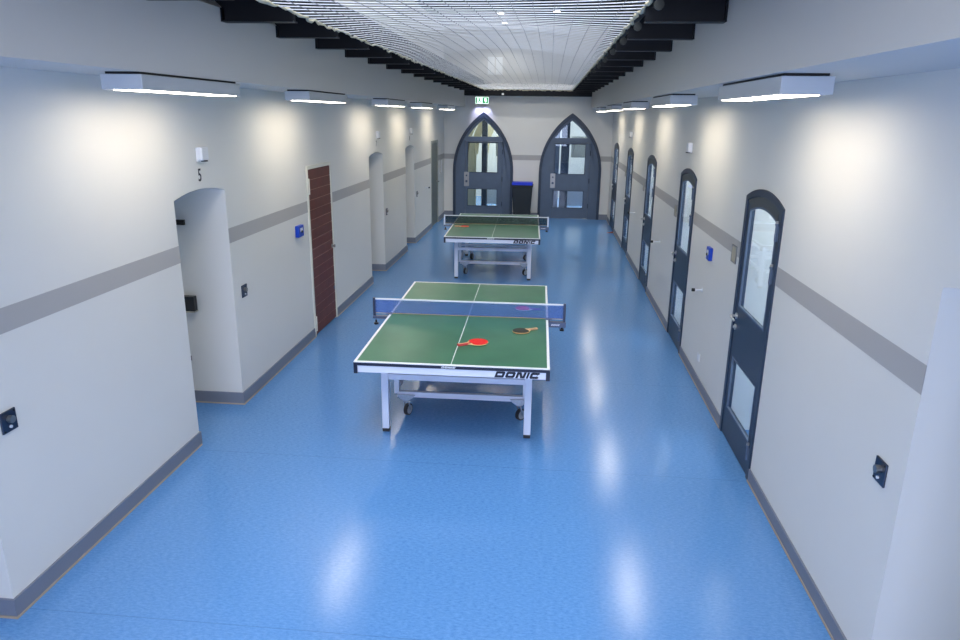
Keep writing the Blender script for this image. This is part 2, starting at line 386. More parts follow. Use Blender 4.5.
# ------------------------------------------------------------------ right wall: arched glazed doors
def glazed_door(idx, a0, a1):
    t = thing('door_%d'%idx, None, None, (XR,0,0), kind='structure')
    zs, za = 2.03, 2.115; f = .055
    fr = MB(); A = [(a0,0)]+seg_arch(a0,a1,zs,za)+[(a1,0)]; B = [(a0+f,0)]+seg_arch(a0+f,a1-f,zs-.03,za-f)+[(a1-f,0)]
    fr.ringstrip(A,B,'x',-.014,.055); fr.build('door_frame',M['slate'],t,bevel=.004)
    b0,b1 = a0+f+.003,a1-f-.003; x0,x1 = -.004,.030
    g0,g1 = a0+.105,a1-.125; zg0,zgs,zga = 1.145,1.93,1.985; h0,h1 = .26,.72
    lf = MB(); ins = seg_arch(g0,g1,zgs,zga); top = seg_arch(b0,b1,zs-.033,za-f-.003)
    lf.prism([(b0,.008),(g0,.008),(g0,1.98),(b0,1.98)],'x',x0,x1)
    lf.prism([(g1,.008),(b1,.008),(b1,1.98),(g1,1.98)],'x',x0,x1)
    lf.box(x0,x1,g0,g1,.008,h0); lf.box(x0,x1,g0,g1,h1,zg0)
    lf.build('door_leaf',M['slate'],t)
    hd = MB(); hd.prism([(b0,1.98)]+top+[(b1,1.98),(g1,1.98),(g1,zgs)]+ins[::-1][1:-1]+[(g0,zgs),(g0,1.98)],'x',x0-.003,x1)
    hd.build('door_head',M['headgrey'],t)
    # glazing beads
    for nm,lo,hi,arch in (('glazing_bead',h0,h1,False),('glazing_bead',zg0,zgs,True)):
        bd = MB(); w=.014
        outer = [(g0,lo),(g0,hi)] if not arch else [(g0,lo)]+seg_arch(g0,g1,zgs,zga)
        if arch:
            O = [(g0,lo)]+seg_arch(g0,g1,zgs,zga)+[(g1,lo),(g0,lo)]; I = [(g0+w,lo+w)]+seg_arch(g0+w,g1-w,zgs-w*.6,zga-w)+[(g1-w,lo+w),(g0+w,lo+w)]
        else:
            O = [(g0,lo),(g0,hi),(g1,hi),(g1,lo),(g0,lo)]; I = [(g0+w,lo+w),(g0+w,hi-w),(g1-w,hi-w),(g1-w,lo+w),(g0+w,lo+w)]
        bd.ringstrip(O,I,'x',x0-.005,x0+.011); bd.build(nm,M['slate2'],t)
        gl = MB()
        if arch: gl.prism([(g0,lo)]+seg_arch(g0,g1,zgs,zga)+[(g1,lo)],'x',.008,.013)
        else: gl.prism([(g0,lo),(g0,hi),(g1,hi),(g1,lo)],'x',.008,.013)
        gl.build('glass_pane',M['glass'],t)
    # lever handle and lock on the far side, hinges on the near side
    yh = a1-.105; h = MB()
    h.cyl((-.004,yh,1.06),(-.014,yh,1.06),.026,20); h.cyl((-.014,yh,1.06),(-.062,yh,1.06),.010,12)
    h.tube([(-.056,yh,1.06),(-.062,yh-.02,1.06),(-.062,yh-.135,1.058)],.010,10); h.build('door_handle',M['chrome'],t)
    k = MB(); k.cyl((-.004,yh,.965),(-.014,yh,.965),.024,20); k.cyl((-.014,yh,.965),(-.024,yh,.965),.011,12); k.build('door_lock',M['chrome'],t)
    for z in (1.86,1.56,.20):
        hg = MB(); hg.cyl((-.022,a0+.056,z-.055),(-.022,a0+.056,z+.055),.010,12); hg.cyl((-.022,a0+.056,z+.055),(-.022,a0+.056,z+.068),.015,12); hg.box(-.018,-.004,a0+.03,a0+.085,z-.05,z+.05)
        hg.build('door_hinge',M['slate2'] if z<2 else M['steel'],t)
        c = MB(); c.cyl((-.022,a0+.056,z+.068),(-.022,a0+.056,z+.084),.012,12); c.build('hinge_cap',M['steel'],t)
    return t
for i,(a0,a1) in enumerate(DR): glazed_door(i+1,a0,a1).scale = (1,1,(1,.976,.974,.964,.960)[i])

# ------------------------------------------------------------------ left wall doors
t = thing('door_6',None,None,(XL,0,0),kind='structure')      # red-brown boarded door
f = MB(); f.ringstrip([(7.86,0),(7.86,2.03),(8.775,2.03),(8.775,0)],[(7.90,0),(7.90,1.99),(8.745,1.99),(8.745,0)],'x',-.1,.014); f.build('door_frame',M['cream'],t,bevel=.003)
l = MB(); n = 17; l.box(-.05,-.008,7.905,8.74,.012,1.985); l.build('door_leaf',M['brown'],t)
for i in range(n):
    z0 = .012+i*1.973/n; z1 = z0+1.973/n
    p = MB(); p.box(-.010,.004,7.908,8.737,z0+.003,z1-.003); p.build('door_board',M['brown'],t,bevel=.002)
g = MB()
for i in range(1,n): z = .012+i*1.973/n; g.box(-.010,-.001,7.908,8.737,z-.0032,z+.0032)
g.build('board_joint_lines',M['grooveline'],t)
h = MB(); h.cyl((.004,8.685,.975),(.014,8.685,.975),.026,16); h.cyl((.014,8.685,.975),(.035,8.685,.975),.011,12); h.cyl((.035,8.685,.975),(.05,8.685,.975),.02,16); h.build('door_knob',M['steel'],t)
for z in (1.80,.16):
    h = MB(); h.box(.010,.020,7.85,7.90,z-.09,z+.09); h.cyl((.018,7.90,z-.09),(.018,7.90,z+.09),.009,10); h.build('door_hinge',M['cream'],t,bevel=.002)
h = MB(); h.box(.004,.012,8.69,8.72,.40,.44); h.build('bolt_plate',M['slate2'],t)
t = thing('door_7',None,None,(XL,0,0),kind='structure')      # plain grey door near the far corner
f = MB(); f.ringstrip([(16.55,0),(16.55,2.02),(17.57,2.02),(17.57,0)],[(16.62,0),(16.62,1.96),(17.50,1.96),(17.50,0)],'x',-.12,.012); f.build('door_frame',M['greyframe'],t,bevel=.003)
l = MB(); l.box(-.05,-.004,16.624,17.496,.01,1.955); l.build('door_leaf',M['greydoor'],t)
h = MB(); h.cyl((-.004,17.40,1.03),(.012,17.40,1.03),.028,16); h.cyl((.012,17.40,1.03),(.06,17.40,1.03),.011,10); h.tube([(.055,17.40,1.03),(.065,17.38,1.03),(.065,17.25,1.03)],.011,8); h.build('door_handle',M['steel'],t)
for k,(a0,a1) in enumerate(NL):                               # white doors at the back of the niches
    t = thing('door_%d'%(8+k),None,None,(XL-TH,0,0),kind='structure')
    l = MB(); l.box(-.06,.0,a0-.05,a1+.05,0,2.1); l.build('door_leaf',M['wall'],t)
    if k == 1:
        for z in (1.69,.44):
            s = MB(); s.box(0,.012,a1-.30,a1-.01,z-.02,z+.02); s.cyl((.012,a1-.05,z),(.055,a1-.05,z),.016,10); s.box(.03,.12,a1-.04,a1-.012,z-.022,z+.022) if z>1 else s.box(.0,.05,a1-.08,a1-.015,z-.022,z+.022); s.build('door_strap',M['blackp'],t)
        s = MB(); s.box(0,.155,a1-.07,a1-.012,.900,1.035); s.build('lock_box',M['blackp'],t,bevel=.004)
        s = MB(); s.box(0,.158,a1-.075,a1-.010,.890,.900); s.build('lock_plate',M['beige'],t)
bk = MB(); bk.box(XL-.3,XL-.2,7.8,8.9,0,2.1); bk.box(XL-.3,XL-.2,16.5,17.6,0,2.1); struct(bk,'wall_left_backing',M['cell'])
bk = MB(); bk.box(XR+TH,XR+TH+.05,1.9,3.0,0,2.1); struct(bk,'door_12',M['wall'])

# ------------------------------------------------------------------ far wall: pointed-arch glazed doors
def arch_door(idx, c, w, dark):
    t = thing('door_%d'%idx,None,None,(0,D,0),kind='structure')
    zs,za = ARZ
    A = [(c-w-.02,0)]+pointed(c,w+.02,zs,za+.04)+[(c+w+.02,0)]; B = [(c-w+.05,0)]+pointed(c,w-.05,zs,za-.085)+[(c+w-.05,0)]
    m = MB(); m.ringstrip(A,B,'y',-.035,.20); m.build('arch_moulding',M['slate'],t,bevel=.006)
    # fixed surround inside the moulding, cut for the leaf
    lx0,lx1 = c-.47,c+.50; zt = 1.955; tr = 2.075
    ins = pointed(c,w-.05,zs,za-.085)
    left = [p for p in ins if p[0] <= c]; right = [p for p in ins if p[0] >= c]
    def xat(z,side):
        ww = w-.05; rise = za-.085-zs; r=(ww*ww+rise*rise)/(2*ww); cx=ww-r
        return c+side*(ww if z<=zs else cx+math.sqrt(max(r*r-(z-zs)**2,0)))
    s = MB()
    for side,lx in ((-1,lx0),(1,lx1)):
        zz = [0,.6,zs]+[zs+(tr-zs)*i/8 for i in range(1,9)]
        s.ringstrip([(xat(z,side),z) for z in zz],[(lx,z) for z in zz],'y',.0,.10)
    s.prism([(xat(zt,-1)+.01,zt),(xat(zt,1)-.01,zt),(xat(tr,1),tr),(xat(tr,-1),tr)],'y',-.012,.10)
    s.build('door_surround',M['slate2'],t)
    ww = w-.05; rise = za-.085-zs; R_=(ww*ww+rise*rise)/(2*ww); cx = ww-R_
    def arcz(off,n=12):   # transom arch offset inwards, from the transom bar up to the apex
        r2=R_-off; t0=math.asin((tr-zs)/r2); t1=math.acos(-cx/r2)
        rt=[(c+cx+r2*math.cos(t0+(t1-t0)*i/n),zs+r2*math.sin(t0+(t1-t0)*i/n)) for i in range(n+1)]
        return [(2*c-x,z) for x,z in rt]+rt[::-1][1:]
    s = MB(); s.ringstrip(arcz(0),arcz(.055),'y',.0,.09); s.build('transom_frame',M['slate2'],t)
    g = MB(); g.prism(arcz(.05),'y',.045,.051); g.build('transom_pane',M['glass2'],t)
    # leaf with two glass panes
    g0,g1 = lx0+.055,lx1-.115
    l = MB(); l.box(lx0+.004,g0,.02,.075,.01,zt-.004); l.box(g1,lx1-.004,.02,.075,.01,zt-.004)
    for z0,z1 in ((.01,.28),(.74,1.155),(1.93,zt-.004)): l.box(g0,g1,.02,.075,z0,z1)
    l.build('door_leaf',M['slate2'],t,bevel=.002)
    for z0,z1 in ((.28,.74),(1.155,1.93)):
        g = MB(); g.box(g0,g1,.045,.051,z0,z1); g.build('glass_pane',M['glass2'],t)
        bd = MB(); bd.ringstrip([(g0,z0),(g0,z1),(g1,z1),(g1,z0),(g0,z0)],[(g0+.016,z0+.016),(g0+.016,z1-.016),(g1-.016,z1-.016),(g1-.016,z0+.016),(g0+.016,z0+.016)],'y',.014,.03); bd.build('glazing_bead',M['slate'],t)
    s = MB(); s.box(lx0-.03,lx0+.10,-.004,.02,.80,1.17); s.build('lock_plate',M['steel'],t,bevel=.003)
    s = MB(); s.cyl((lx0+.035,-.004,1.08),(lx0+.035,-.02,1.08),.022,14); s.cyl((lx0+.035,-.004,.93),(lx0+.035,-.03,.93),.03,14); s.build('door_knob',M['darksteel'],t)
    s = MB()
    for z in (.35,1.0,1.7): s.cyl((lx1+.005,.005,z-.06),(lx1+.005,.005,z+.06),.012,8)
    s.build('door_hinge',M['slate'],t)
    if dark:
        s = MB(); s.box(c-.1,c+.28,-.006,.02,1.985,2.03); s.build('door_closer',M['steel'],t)
    return t
arch_door(13,*AC[0],False); arch_door(14,*AC[1],True)

# ------------------------------------------------------------------ vestibule beyond the far wall
v = MB(); v.box(-4.4,-4.3,D+.3,D+5,0,3.6); v.box(3.3,3.4,D+.3,D+5,0,3.6); v.box(-4.4,3.4,D+5,D+5.1,0,3.6); v.box(-.70,-.50,D+.3,D+3.0,0,3.6)
struct(v,'wall_vestibule',M['wallup'])
v = MB(); v.box(-4.4,3.4,D+.3,D+5,3.6,3.7); struct(v,'ceiling_vestibule',M['wallup'])
def pale_pier(x,y,w,h,col,name,label,cat):
    m = MB(); m.box(x,x+w,y,y+.3,0,h); return struct(m,name,col)
pale_pier(-2.33,D+.9,.32,2.0,M['vault'],'wall_pier',0,0)
pale_pier(-1.86,D+1.2,.14,3.0,M['slate'],'wall_post',0,0)
pale_pier(.33,D+1.0,.22,3.0,M['slate'],'wall_post.001',0,0)
pale_pier(.0,D+2.0,.3,2.2,M['slate2'],'wall_post.002',0,0)
# curved vault ribs seen through the transom
for k,(x,y) in enumerate(((-2.55,D+.9),(-2.35,D+1.5),(-2.1,D+2.1))):
    r = MB(); A = arc_pts((x+1.9,1.55),1.75,PI,PI*.55,12); B = arc_pts((x+1.9,1.55),1.55,PI,PI*.55,12)
    r.ringstrip(A,B,'y',y,y+.12); struct(r,'ceiling_rib.%03d'%k if k else 'ceiling_rib',M['vault'])
def curtain(x0,x1,y,z0,z1,label):
    c = MB(); n = 40; A=[]; Bq=[]
    for i in range(n+1):
        x = x0+(x1-x0)*i/n; A.append((x,y+.02*math.sin(i*1.25))); Bq.append((x,y+.008+.02*math.sin(i*1.25)))
    c.ringstrip(A,Bq,'z',z0,z1); o = c.build('curtain',M['curtain']); return tag(o,label,'curtain')
curtain(-1.50,-1.10,D+1.6,1.50,2.05,'pale curtain behind the arched door under the exit sign')
curtain(.62,1.05,D+1.6,1.50,2.08,'pale curtain behind the arched door beside the bin, on its other side from the lock')
def radiator(x0,x1,y,z0,z1,label):
    t = thing('radiator',label,'radiator',(x0,y,0)); 
    p = MB(); p.box(0,x1-x0,0,.06,z0,z1); p.build('radiator_panel',M['white'],t,bevel=.008)
    g = MB(); n = 8
    for i in range(1,n): x=(x1-x0)*i/n; g.box(x-.006,x+.006,-.006,0,z0+.03,z1-.03)
    g.build('rib',M['cell'],t); [MB().box(a,a+.03,.01,.05,0,z0).build('foot',M['white'],t) for a in (.02,x1-x0-.05)]
radiator(-1.85,-1.10,D+1.9,.12,.62,'white radiator seen through the lower pane under the exit sign')
radiator(.52,1.05,D+1.9,.12,.55,'white radiator seen through the lower pane of the arched door beside the bin')

# ------------------------------------------------------------------ black steel brackets carrying the net
LW, RW = 'the wall with the brown door','the wall with the glazed doors'
ORD = ['nearest','second','third','fourth','fifth','sixth','seventh','eighth','ninth','tenth','eleventh','twelfth','thirteenth','fourteenth','fifteenth']
def bracket(side):
    s = -1 if side == 'L' else 1
    z0 = 3.185 if side == 'L' else 3.158
    L = .49 if side == 'L' else .47
    t = thing('steel_bracket','x','bracket')
    w = MB(); w.box(0,-s*L,-.004,.004,z0+.008,3.392); w.build('web',M['black'],t)
    fl_ = MB(); fl_.box(s*.0,-s*L,-.045,.045,z0,z0+.008); fl_.box(0,-s*L,-.045,.045,3.39,3.398); fl_.build('flange',M['black'],t)
    g = MB(); g.prism([(0,3.27),(0,3.39),(s*.12,3.39)],'y',-.004,.004); g.build('gusset',M['black'],t)
    e = MB(); e.box(-s*.001,-s*.011,-.045,.045,z0,3.27); e.build('end_plate',M['black'],t)
    return t
ys = [3.87+.971*i for i in range(15)]
for side,x,who,off in (('L',BL,LW,0.0),('R',BR,RW,-.245)):
    p = bracket(side); p['group'] = 'black steel net brackets above '+who
    for i,y in enumerate(ys):
        o = p if i == 0 else copy_tree(p)
        o.location = (x,y+off,0)
        pos = 'nearest the camera' if i == 0 else ORD[i]+' from the camera' if i < 14 else 'last before the far wall'
        o['label'] = 'black steel bracket above '+who+', '+pos
def edge_beam(x0,x1,y0,y1,z0,z1,label,name='steel_edge_beam'):
    o = MB(); o.box(x0,x1,y0,y1,z0,z1); return tag(o.build(name,M['black'],bevel=.004),label,'steel beam')
edge_beam(-1.745,-1.705,2.2,18.40,3.255,3.388,'long black steel beam holding the net above '+LW)
edge_beam(.54,.585,2.2,18.40,3.245,3.388,'long black steel beam holding the net above '+RW)
o = MB(); o.box(BL,BR,18.42,18.60,3.085,3.395); tag(o.build('steel_cross_beam',M['black']),'wide black steel beam across the hall above the pointed doors','steel beam')

# ------------------------------------------------------------------ the safety net
NX0,NX1,NY0,NY1 = -1.672,.515,2.6,18.38
def netz(x,y):
    u_ = (x-(NX0+NX1)/2)/((NX1-NX0)/2)
    edge = 3.235-.010*(u_+1)/2
    K = [(2.6,-.03),(4.2,.01),(5.2,.05),(6.5,.11),(9,.16),(13,.10),(17,.01),(19,0)]
    for (ya,ca),(yb,cb) in zip(K,K[1:]):
        if ya <= y <= yb: q = (y-ya)/(yb-ya); c = ca+(cb-ca)*q; break
    else: c = 0
    return edge+c*(1-u_*u_)
net = thing('safety_net','white rope safety net stretched overhead between the black steel beams','net',(0,0,0))
rp = MB(); ny = int((NY1-NY0)/.14)
for i in range(ny):
    y = NY0+i*.14; yy = y+random.uniform(-.003,.003); ph = random.uniform(0,6)
    pts = []
    for k in range(25):
        x = NX0+(NX1-NX0)*k/24
        uu = (x+.58)/1.11; yv = min(NY1,yy+.38*(1-uu*uu)*(1-(y-NY0)/(NY1-NY0))-.05*uu); pts.append((x, yv+.004*math.sin(k*.9+ph), netz(x,yv)))
    rp.tube(pts,.0031,5)
rp.build('cross_rope',M['rope'],net)
cd = MB()
for j in range(1,17):
    x = NX0+(NX1-NX0)*j/17; pts = []
    for i in range(ny+1):
        y = NY0+i*.14
        pts.append((x,y,netz(x,y)-.004))
    cd.tube(pts,.0021,4)
cd.build('long_cord',M['cord'],net)
bd = MB()
for x,zz in ((NX0,3.235),(NX1,3.225)):
    pts=[];rs=[]
    for i in range(0,260):
        y = NY0+(NY1-NY0)*i/259; pts.append((x+random.uniform(-.012,.012),y,zz+random.uniform(-.014,.012))); rs.append(random.uniform(.005,.014))
    bd.tube(pts,rs,5)
pts=[];rs=[]
for i in range(60):
    pts.append((NX0+(NX1-NX0)*i/59,NY1+random.uniform(-.01,.01),3.228+random.uniform(-.015,.012))); rs.append(random.uniform(.005,.013))
bd.tube(pts,rs,5)
bd.build('border_rope',M['border'],net)
# shackle discs along the right edge
p = None
for i,y in enumerate(ys[0:7]):
    if p is None:
        m = MB(); m.cyl((0,-.012,0),(0,.012,0),.028,18); p = m.build('hanging_pulley',M['olive'],bevel=.004); tag(p,'x','pulley','round pulleys on the net edge above '+RW); o = p
    else:
        o = p.copy(); COL.objects.link(o)
    o.location = (.562,y+.32,3.20)
    o['label'] = 'round olive pulley on the net edge, '+('nearest the camera' if i==0 else ORD[i]+' from the camera')

# ------------------------------------------------------------------ ceiling lamps
def lamp(side):
    s = -1 if side == 'L' else 1
    t = thing('wall_washer_lamp','x','lamp')
    W,Ln,z0,z1 = .235,1.24,2.722,2.802
    h = MB(); h.box(0,s*W,0,Ln,z0,z1); h.build('housing',M['lampbody'],t,bevel=.004)
    g = MB(); g.box(s*.02,s*(W-.02),.02,Ln-.02,z1,ZS+.001); g.build('shade_gap',M['lampgap'],t)  # dark block paints the shadow gap between housing and soffit
    d = MB(); d.box(s*.02,s*(W-.05),.03,Ln-.03,z0-.004,z0+.002); d.build('diffuser',M['diff'],t)
    return t
LY = [3.76,6.49,9.72,12.30,15.45]; RY = [3.46,6.53,9.64,12.66,15.75]
names = ['nearest the camera','second from the camera','third from the camera','fourth from the camera','beside the far wall']
import mathutils
def area(name, loc, tgt, sx, sy, power, col, spread=180):
    l = bpy.data.lights.new(name,'AREA'); l.shape = 'RECTANGLE'; l.size = sx; l.size_y = sy; l.energy = power; l.color = lin(col) if max(col)>1 else col
    l.spread = math.radians(spread)
    o = bpy.data.objects.new(name,l); COL.objects.link(o); o.location = loc
    d = Vector(tgt)-Vector(loc); o.rotation_euler = d.to_track_quat('-Z','Y').to_euler(); return o
def spot(name, loc, tgt, power, col, ang, blend, r=.02):
    l = bpy.data.lights.new(name,'SPOT'); l.energy = power; l.color = lin(col); l.spot_size = math.radians(ang); l.spot_blend = blend; l.shadow_soft_size = r
    o = bpy.data.objects.new(name,l); COL.objects.link(o); o.location = loc
    d = Vector(tgt)-Vector(loc); o.rotation_euler = d.to_track_quat('-Z','Y').to_euler(); return o
WASH, WARM = 1.45, (255,205,130)
for side,xx,yy,who,s in (('L',-2.185,LY,LW,-1),('R',1.035,RY,RW,1)):
    p = lamp(side); p['group'] = 'ceiling lamps washing '+who
    for i,y in enumerate(yy):
        o = p if i == 0 else copy_tree(p)
        o.location = (xx,y,0); o['label'] = 'long white lamp washing '+who+', '+names[i]
        wx = XL if s < 0 else XR
        for q in (.40,.84):
            spot('wash_light',(xx+s*.12,y+q,2.712),(wx,y+q,2.20),WASH,WARM,108,1.0,.05)

# ------------------------------------------------------------------ small things on the walls
def on_wall(name,label,cat,side,y,z,group=None):
    return thing(name,label,cat,(XL if side=='L' else XR,y,z),0 if side=='L' else PI,group)   # local +x points into the hall
def bell(side,y,label):
    t = on_wall('wall_mounted_alarm',label,'alarm sounder',side,y,2.23)
    b = MB(); b.box(.004,.048,-.058,.058,.012,.118); b.build('cover',M['white'],t,bevel=.012,seg=3)
    b = MB(); b.box(0,.012,-.06,.06,.006,.112); b.build('back_plate',M['white'],t)
    b = MB(); b.cyl((.034,0,.004),(.034,0,.014),.026,14); b.build('lens',M['blackp'],t)
bell('L',5.42,'white alarm box above the big number 5'); bell('L',11.29,'white alarm box above the arched niche just past the brown door'); bell('L',14.05,'white alarm box above the arched niche last before the grey door')
bell('R',8.27,'white alarm box above the second glazed door from the camera'); bell('R',14.25,'white alarm box above the fourth glazed door from the camera')
def number(txt,y,z,h,label):
    c = bpy.data.curves.new('num','FONT'); c.body = txt; c.size = h*1.38; c.extrude = .001; c.offset = .0018; c.align_x = 'CENTER'
    o = bpy.data.objects.new('tmp',c); COL.objects.link(o)
    bpy.context.view_layer.update()
    me = bpy.data.meshes.new_from_object(o.evaluated_get(bpy.context.evaluated_depsgraph_get()))
    bpy.data.objects.remove(o)
    n = bpy.data.objects.new('number_sign',me); COL.objects.link(n); me.materials.clear(); me.materials.append(M['letters'])
    n.matrix_world = Matrix(((0,0,1,XL+.0015),(1,0,0,y),(0,1,0,z),(0,0,0,1)))
    n.scale = (.8,1,1)
    return tag(n,label,'number')
number('5',5.385,2.085,.10,'black painted number 5 over the niche before the brown door'); number('7',11.25,2.12,.085,'small black number over the arched niche just past the brown door'); number('8',14.0,2.12,.085,'small black number over the arched niche last before the grey door')
def plate(side,y,z,label,w=.105,h=.115):
    t = on_wall('key_switch',label,'switch',side,y,z)
    p = MB(); p.box(0,.010,-w/2,w/2,-h/2,h/2); p.build('plate',M['darksteel'],t,bevel=.003)
    k = MB(); k.cyl((.010,0,.012),(.032,0,.012),.020,16); k.build('key_barrel',M['steel'],t,bevel=.003)
    k = MB(); k.cyl((.010,0,-.030),(.018,0,-.030),.008,12); k.build('indicator',M['white'],t)
    for a,b_ in ((-1,-1),(1,1)):
        k = MB(); k.cyl((.010,a*(w/2-.012),b_*(h/2-.012)),(.014,a*(w/2-.012),b_*(h/2-.012)),.005,8); k.build('screw',M['blackp'],t)
plate('L',3.085,1.06,'steel key switch nearest the camera on '+LW)
plate('L',6.005,1.038,'steel key switch between the niche numbered 5 and the brown door')
plate('L',11.85,1.00,'steel key switch past the arched niche next after the brown door')
plate('L',14.72,1.00,'steel key switch closest to the grey door')
plate('R',3.08,1.052,'steel key switch before the niche, on '+RW)
def bluebox(side,y,z,label,w,h,d):
    t = on_wall('wall_mounted_call_box',label,'call box',side,y,z)
    b = MB(); b.box(0,d,-w/2,w/2,-h/2,h/2); b.build('box',M['blue'],t,bevel=.006)
    b = MB(); b.box(d,d+.003,-w*.22,w*.22,-h*.05,h*.28); b.build('label_plate',M['white'],t)
    b = MB(); b.cyl((d+.003,0,-.005),(d+.012,0,-.005),.014,14); b.build('button',M['blackp'],t)
bluebox('L',7.49,1.355,'blue call box beside the brown door',.16,.125,.045)
bluebox('R',6.82,1.362,'blue call box between the first and second glazed doors',.13,.125,.035)
def cardholder(y,z,w,h,label):
    t = on_wall('card_holder',label,'card holder','R',y,z,'card holders beside the glazed doors')
    b = MB(); b.ringstrip([(-w/2,-h/2),(-w/2,h/2),(w/2,h/2),(w/2,-h/2),(-w/2,-h/2)],[(-w/2+.01,-h/2+.01),(-w/2+.01,h/2-.01),(w/2-.01,h/2-.01),(w/2-.01,-h/2+.01),(-w/2+.01,-h/2+.01)],'x',0,.008); b.build('holder_frame',M['steel'],t)
    b = MB(); b.box(0,.006,-w/2+.008,w/2-.008,-h/2+.008,h/2-.008); b.build('card',M['beige'],t)
for (y,z),nm in zip(((6.0,1.515),(8.88,1.51),(11.97,1.51),(14.93,1.51)),('first','second','third','fourth')):
    cardholder(y,z,.15,.145,'beige card holder beside the %s glazed door from the camera'%nm)
def stopper(side,y,z,L_,label):
    t = on_wall('wall_mounted_door_stop',label,'door stop',side,y,z)
    b = MB(); b.cyl((0,0,0),(.008,0,0),.022,16); b.cyl((.008,0,0),(L_,0,0),.009,12); b.build('rod',M['white'],t)
    b = MB(); b.cyl((L_,0,0),(L_+.03,0,0),.017,14); b.build('rubber_tip',M['blackp'],t,bevel=.003)
stopper('R',7.03,.95,.075,'door stop rod with black tip past the nearest glazed door'); stopper('R',9.86,.95,.10,'door stop rod with black tip past the second glazed door')
stopper('R',12.9,.95,.10,'door stop rod with black tip past the third glazed door'); stopper('L',15.78,1.03,.07,'door stop rod with black tip before the grey door')
def outlet(side,y,z,label):
    t = on_wall('wall_outlet',label,'outlet',side,y,z)
    b = MB(); b.box(0,.012,-.04,.04,-.04,.04); b.build('plate',M['white'],t,bevel=.004)
    b = MB(); b.cyl((.012,0,0),(.0135,0,0),.02,16); b.build('socket',M['cell'],t)
outlet('R',6.87,.29,'white power outlet low on '+RW)
outlet('L',18.2,.25,'white power outlet low on the wall beyond the grey door')
t = on_wall('wall_telephone','slim pale wall telephone beyond the grey door','telephone','L',17.96,1.2)
b = MB(); b.box(0,.04,-.03,.03,0,.30); b.build('handset',M['cell'],t,bevel=.01)
b = MB(); b.box(0,.02,-.045,.045,-.02,.32); b.build('cradle',M['stripe'],t,bevel=.004)
w = MB(); w.prism([(-.07,0),(.07,0),(.07,.035),(-.06,.004)],'y',-.02,.02)
tag(w.build('door_wedge',M['wedge'],loc=(1.49,16.52,0)),'small orange-brown door wedge on the floor by the last glazed door','door wedge')

# exit sign
t = thing('exit_sign','green and white illuminated running-man exit sign above the pointed door','exit sign',(-1.745,D-.16,2.975))
b = MB(); b.box(-.185,.185,-.02,.02,-.095,.10); b.build('sign_case',M['letters'],t,bevel=.004)
b = MB(); b.box(-.172,.172,-.024,-.019,-.085,.082); b.build('sign_face',M['signw'],t)
MB().box(-.158,-.125,-.027,-.024,-.07,.068).build('door_pictogram',M['signg'],t)
b = MB(); b.box(.015,.06,-.027,-.024,-.07,.068); b.box(.06,.158,-.027,-.024,.05,.068); b.box(.13,.158,-.027,-.024,-.07,.05); b.box(.06,.13,-.027,-.024,-.07,-.055)
b.prism([(.06,.05),(.13,.05),(.13,.0),(.118,.0),(.118,.05)],'y',-.027,-.024)
b.prism([(.06,-.055),(.06,-.01),(.09,-.055)],'y',-.027,-.024); b.prism([(.13,-.055),(.13,-.01),(.10,-.055)],'y',-.027,-.024); b.build('arrow_panel',M['signg'],t)
b = MB(); b.cyl((-.065,-.027,.045),(-.065,-.024,.045),.014,12); b.prism([(-.085,.028),(-.05,.028),(-.045,-.01),(-.02,-.045),(-.032,-.055),(-.062,-.02),(-.085,-.062),(-.10,-.055),(-.078,-.01)],'y',-.027,-.024); b.build('running_man',M['signg'],t)
for x in (-.09,.09):
    b = MB(); b.cyl((x,0,.10),(x,0,.16),.025,12); b.build('ceiling_mount',M['steel'],t)
    b = MB(); b.cyl((x,.0,-.095),(x,.0,-.125),.022,12); b.build('spotlight_head',M['lampbody'],t)
    spot('emergency_light',(-1.745+x,D-.16,2.835),(-1.745+x,D+.02,2.60),4.5,(205,205,255),100,.8,.02)
b = MB(); b.box(-.025,.025,-.02,.02,0,.05); tag(b.build('wall_mounted_sensor',M['white'],loc=(-1.21,18.40,3.10)),'tiny white sensor fixed to the black beam across the hall','sensor')

# bin
t = thing('wheelie_bin','anthracite wheelie bin with blue lid between the two pointed doors','bin',(-.645,D-.36,0))
def frustum(mb,w0,d0,w1,d1,z0,z1,m=0):
    mb.add([(-w0,-d0,z0),(w0,-d0,z0),(w0,d0,z0),(-w0,d0,z0),(-w1,-d1,z1),(w1,-d1,z1),(w1,d1,z1),(-w1,d1,z1)],[(0,3,2,1),(4,5,6,7),(0,1,5,4),(1,2,6,5),(2,3,7,6),(3,0,4,7)],m)
b = MB(); frustum(b,.21,.20,.255,.26,.04,.86); b.build('bin_body',M['bin'],t,bevel=.015)
b = MB(); b.box(-.275,.275,-.28,.28,.86,.91); b.build('bin_rim',M['bin'],t,bevel=.012)
b = MB(); b.prism([(-.28,.91),(.28,.91),(.28,.945),(.14,.975),(-.28,.985)],'x',-.262,.262); b.build('bin_lid',M['bluelid'],t,bevel=.012)
for x in (-.2,.2):
    b = MB(); b.cyl((x-.025,.2,.10),(x+.025,.2,.10),.10,18); b.build('wheel',M['rubber'],t)
b = MB(); b.cyl((-.2,.29,.93),(.2,.29,.93),.014,10); b.box(-.2,-.17,.26,.30,.90,.94); b.box(.17,.2,.26,.30,.90,.94); b.build('bin_handle',M['bin'],t)

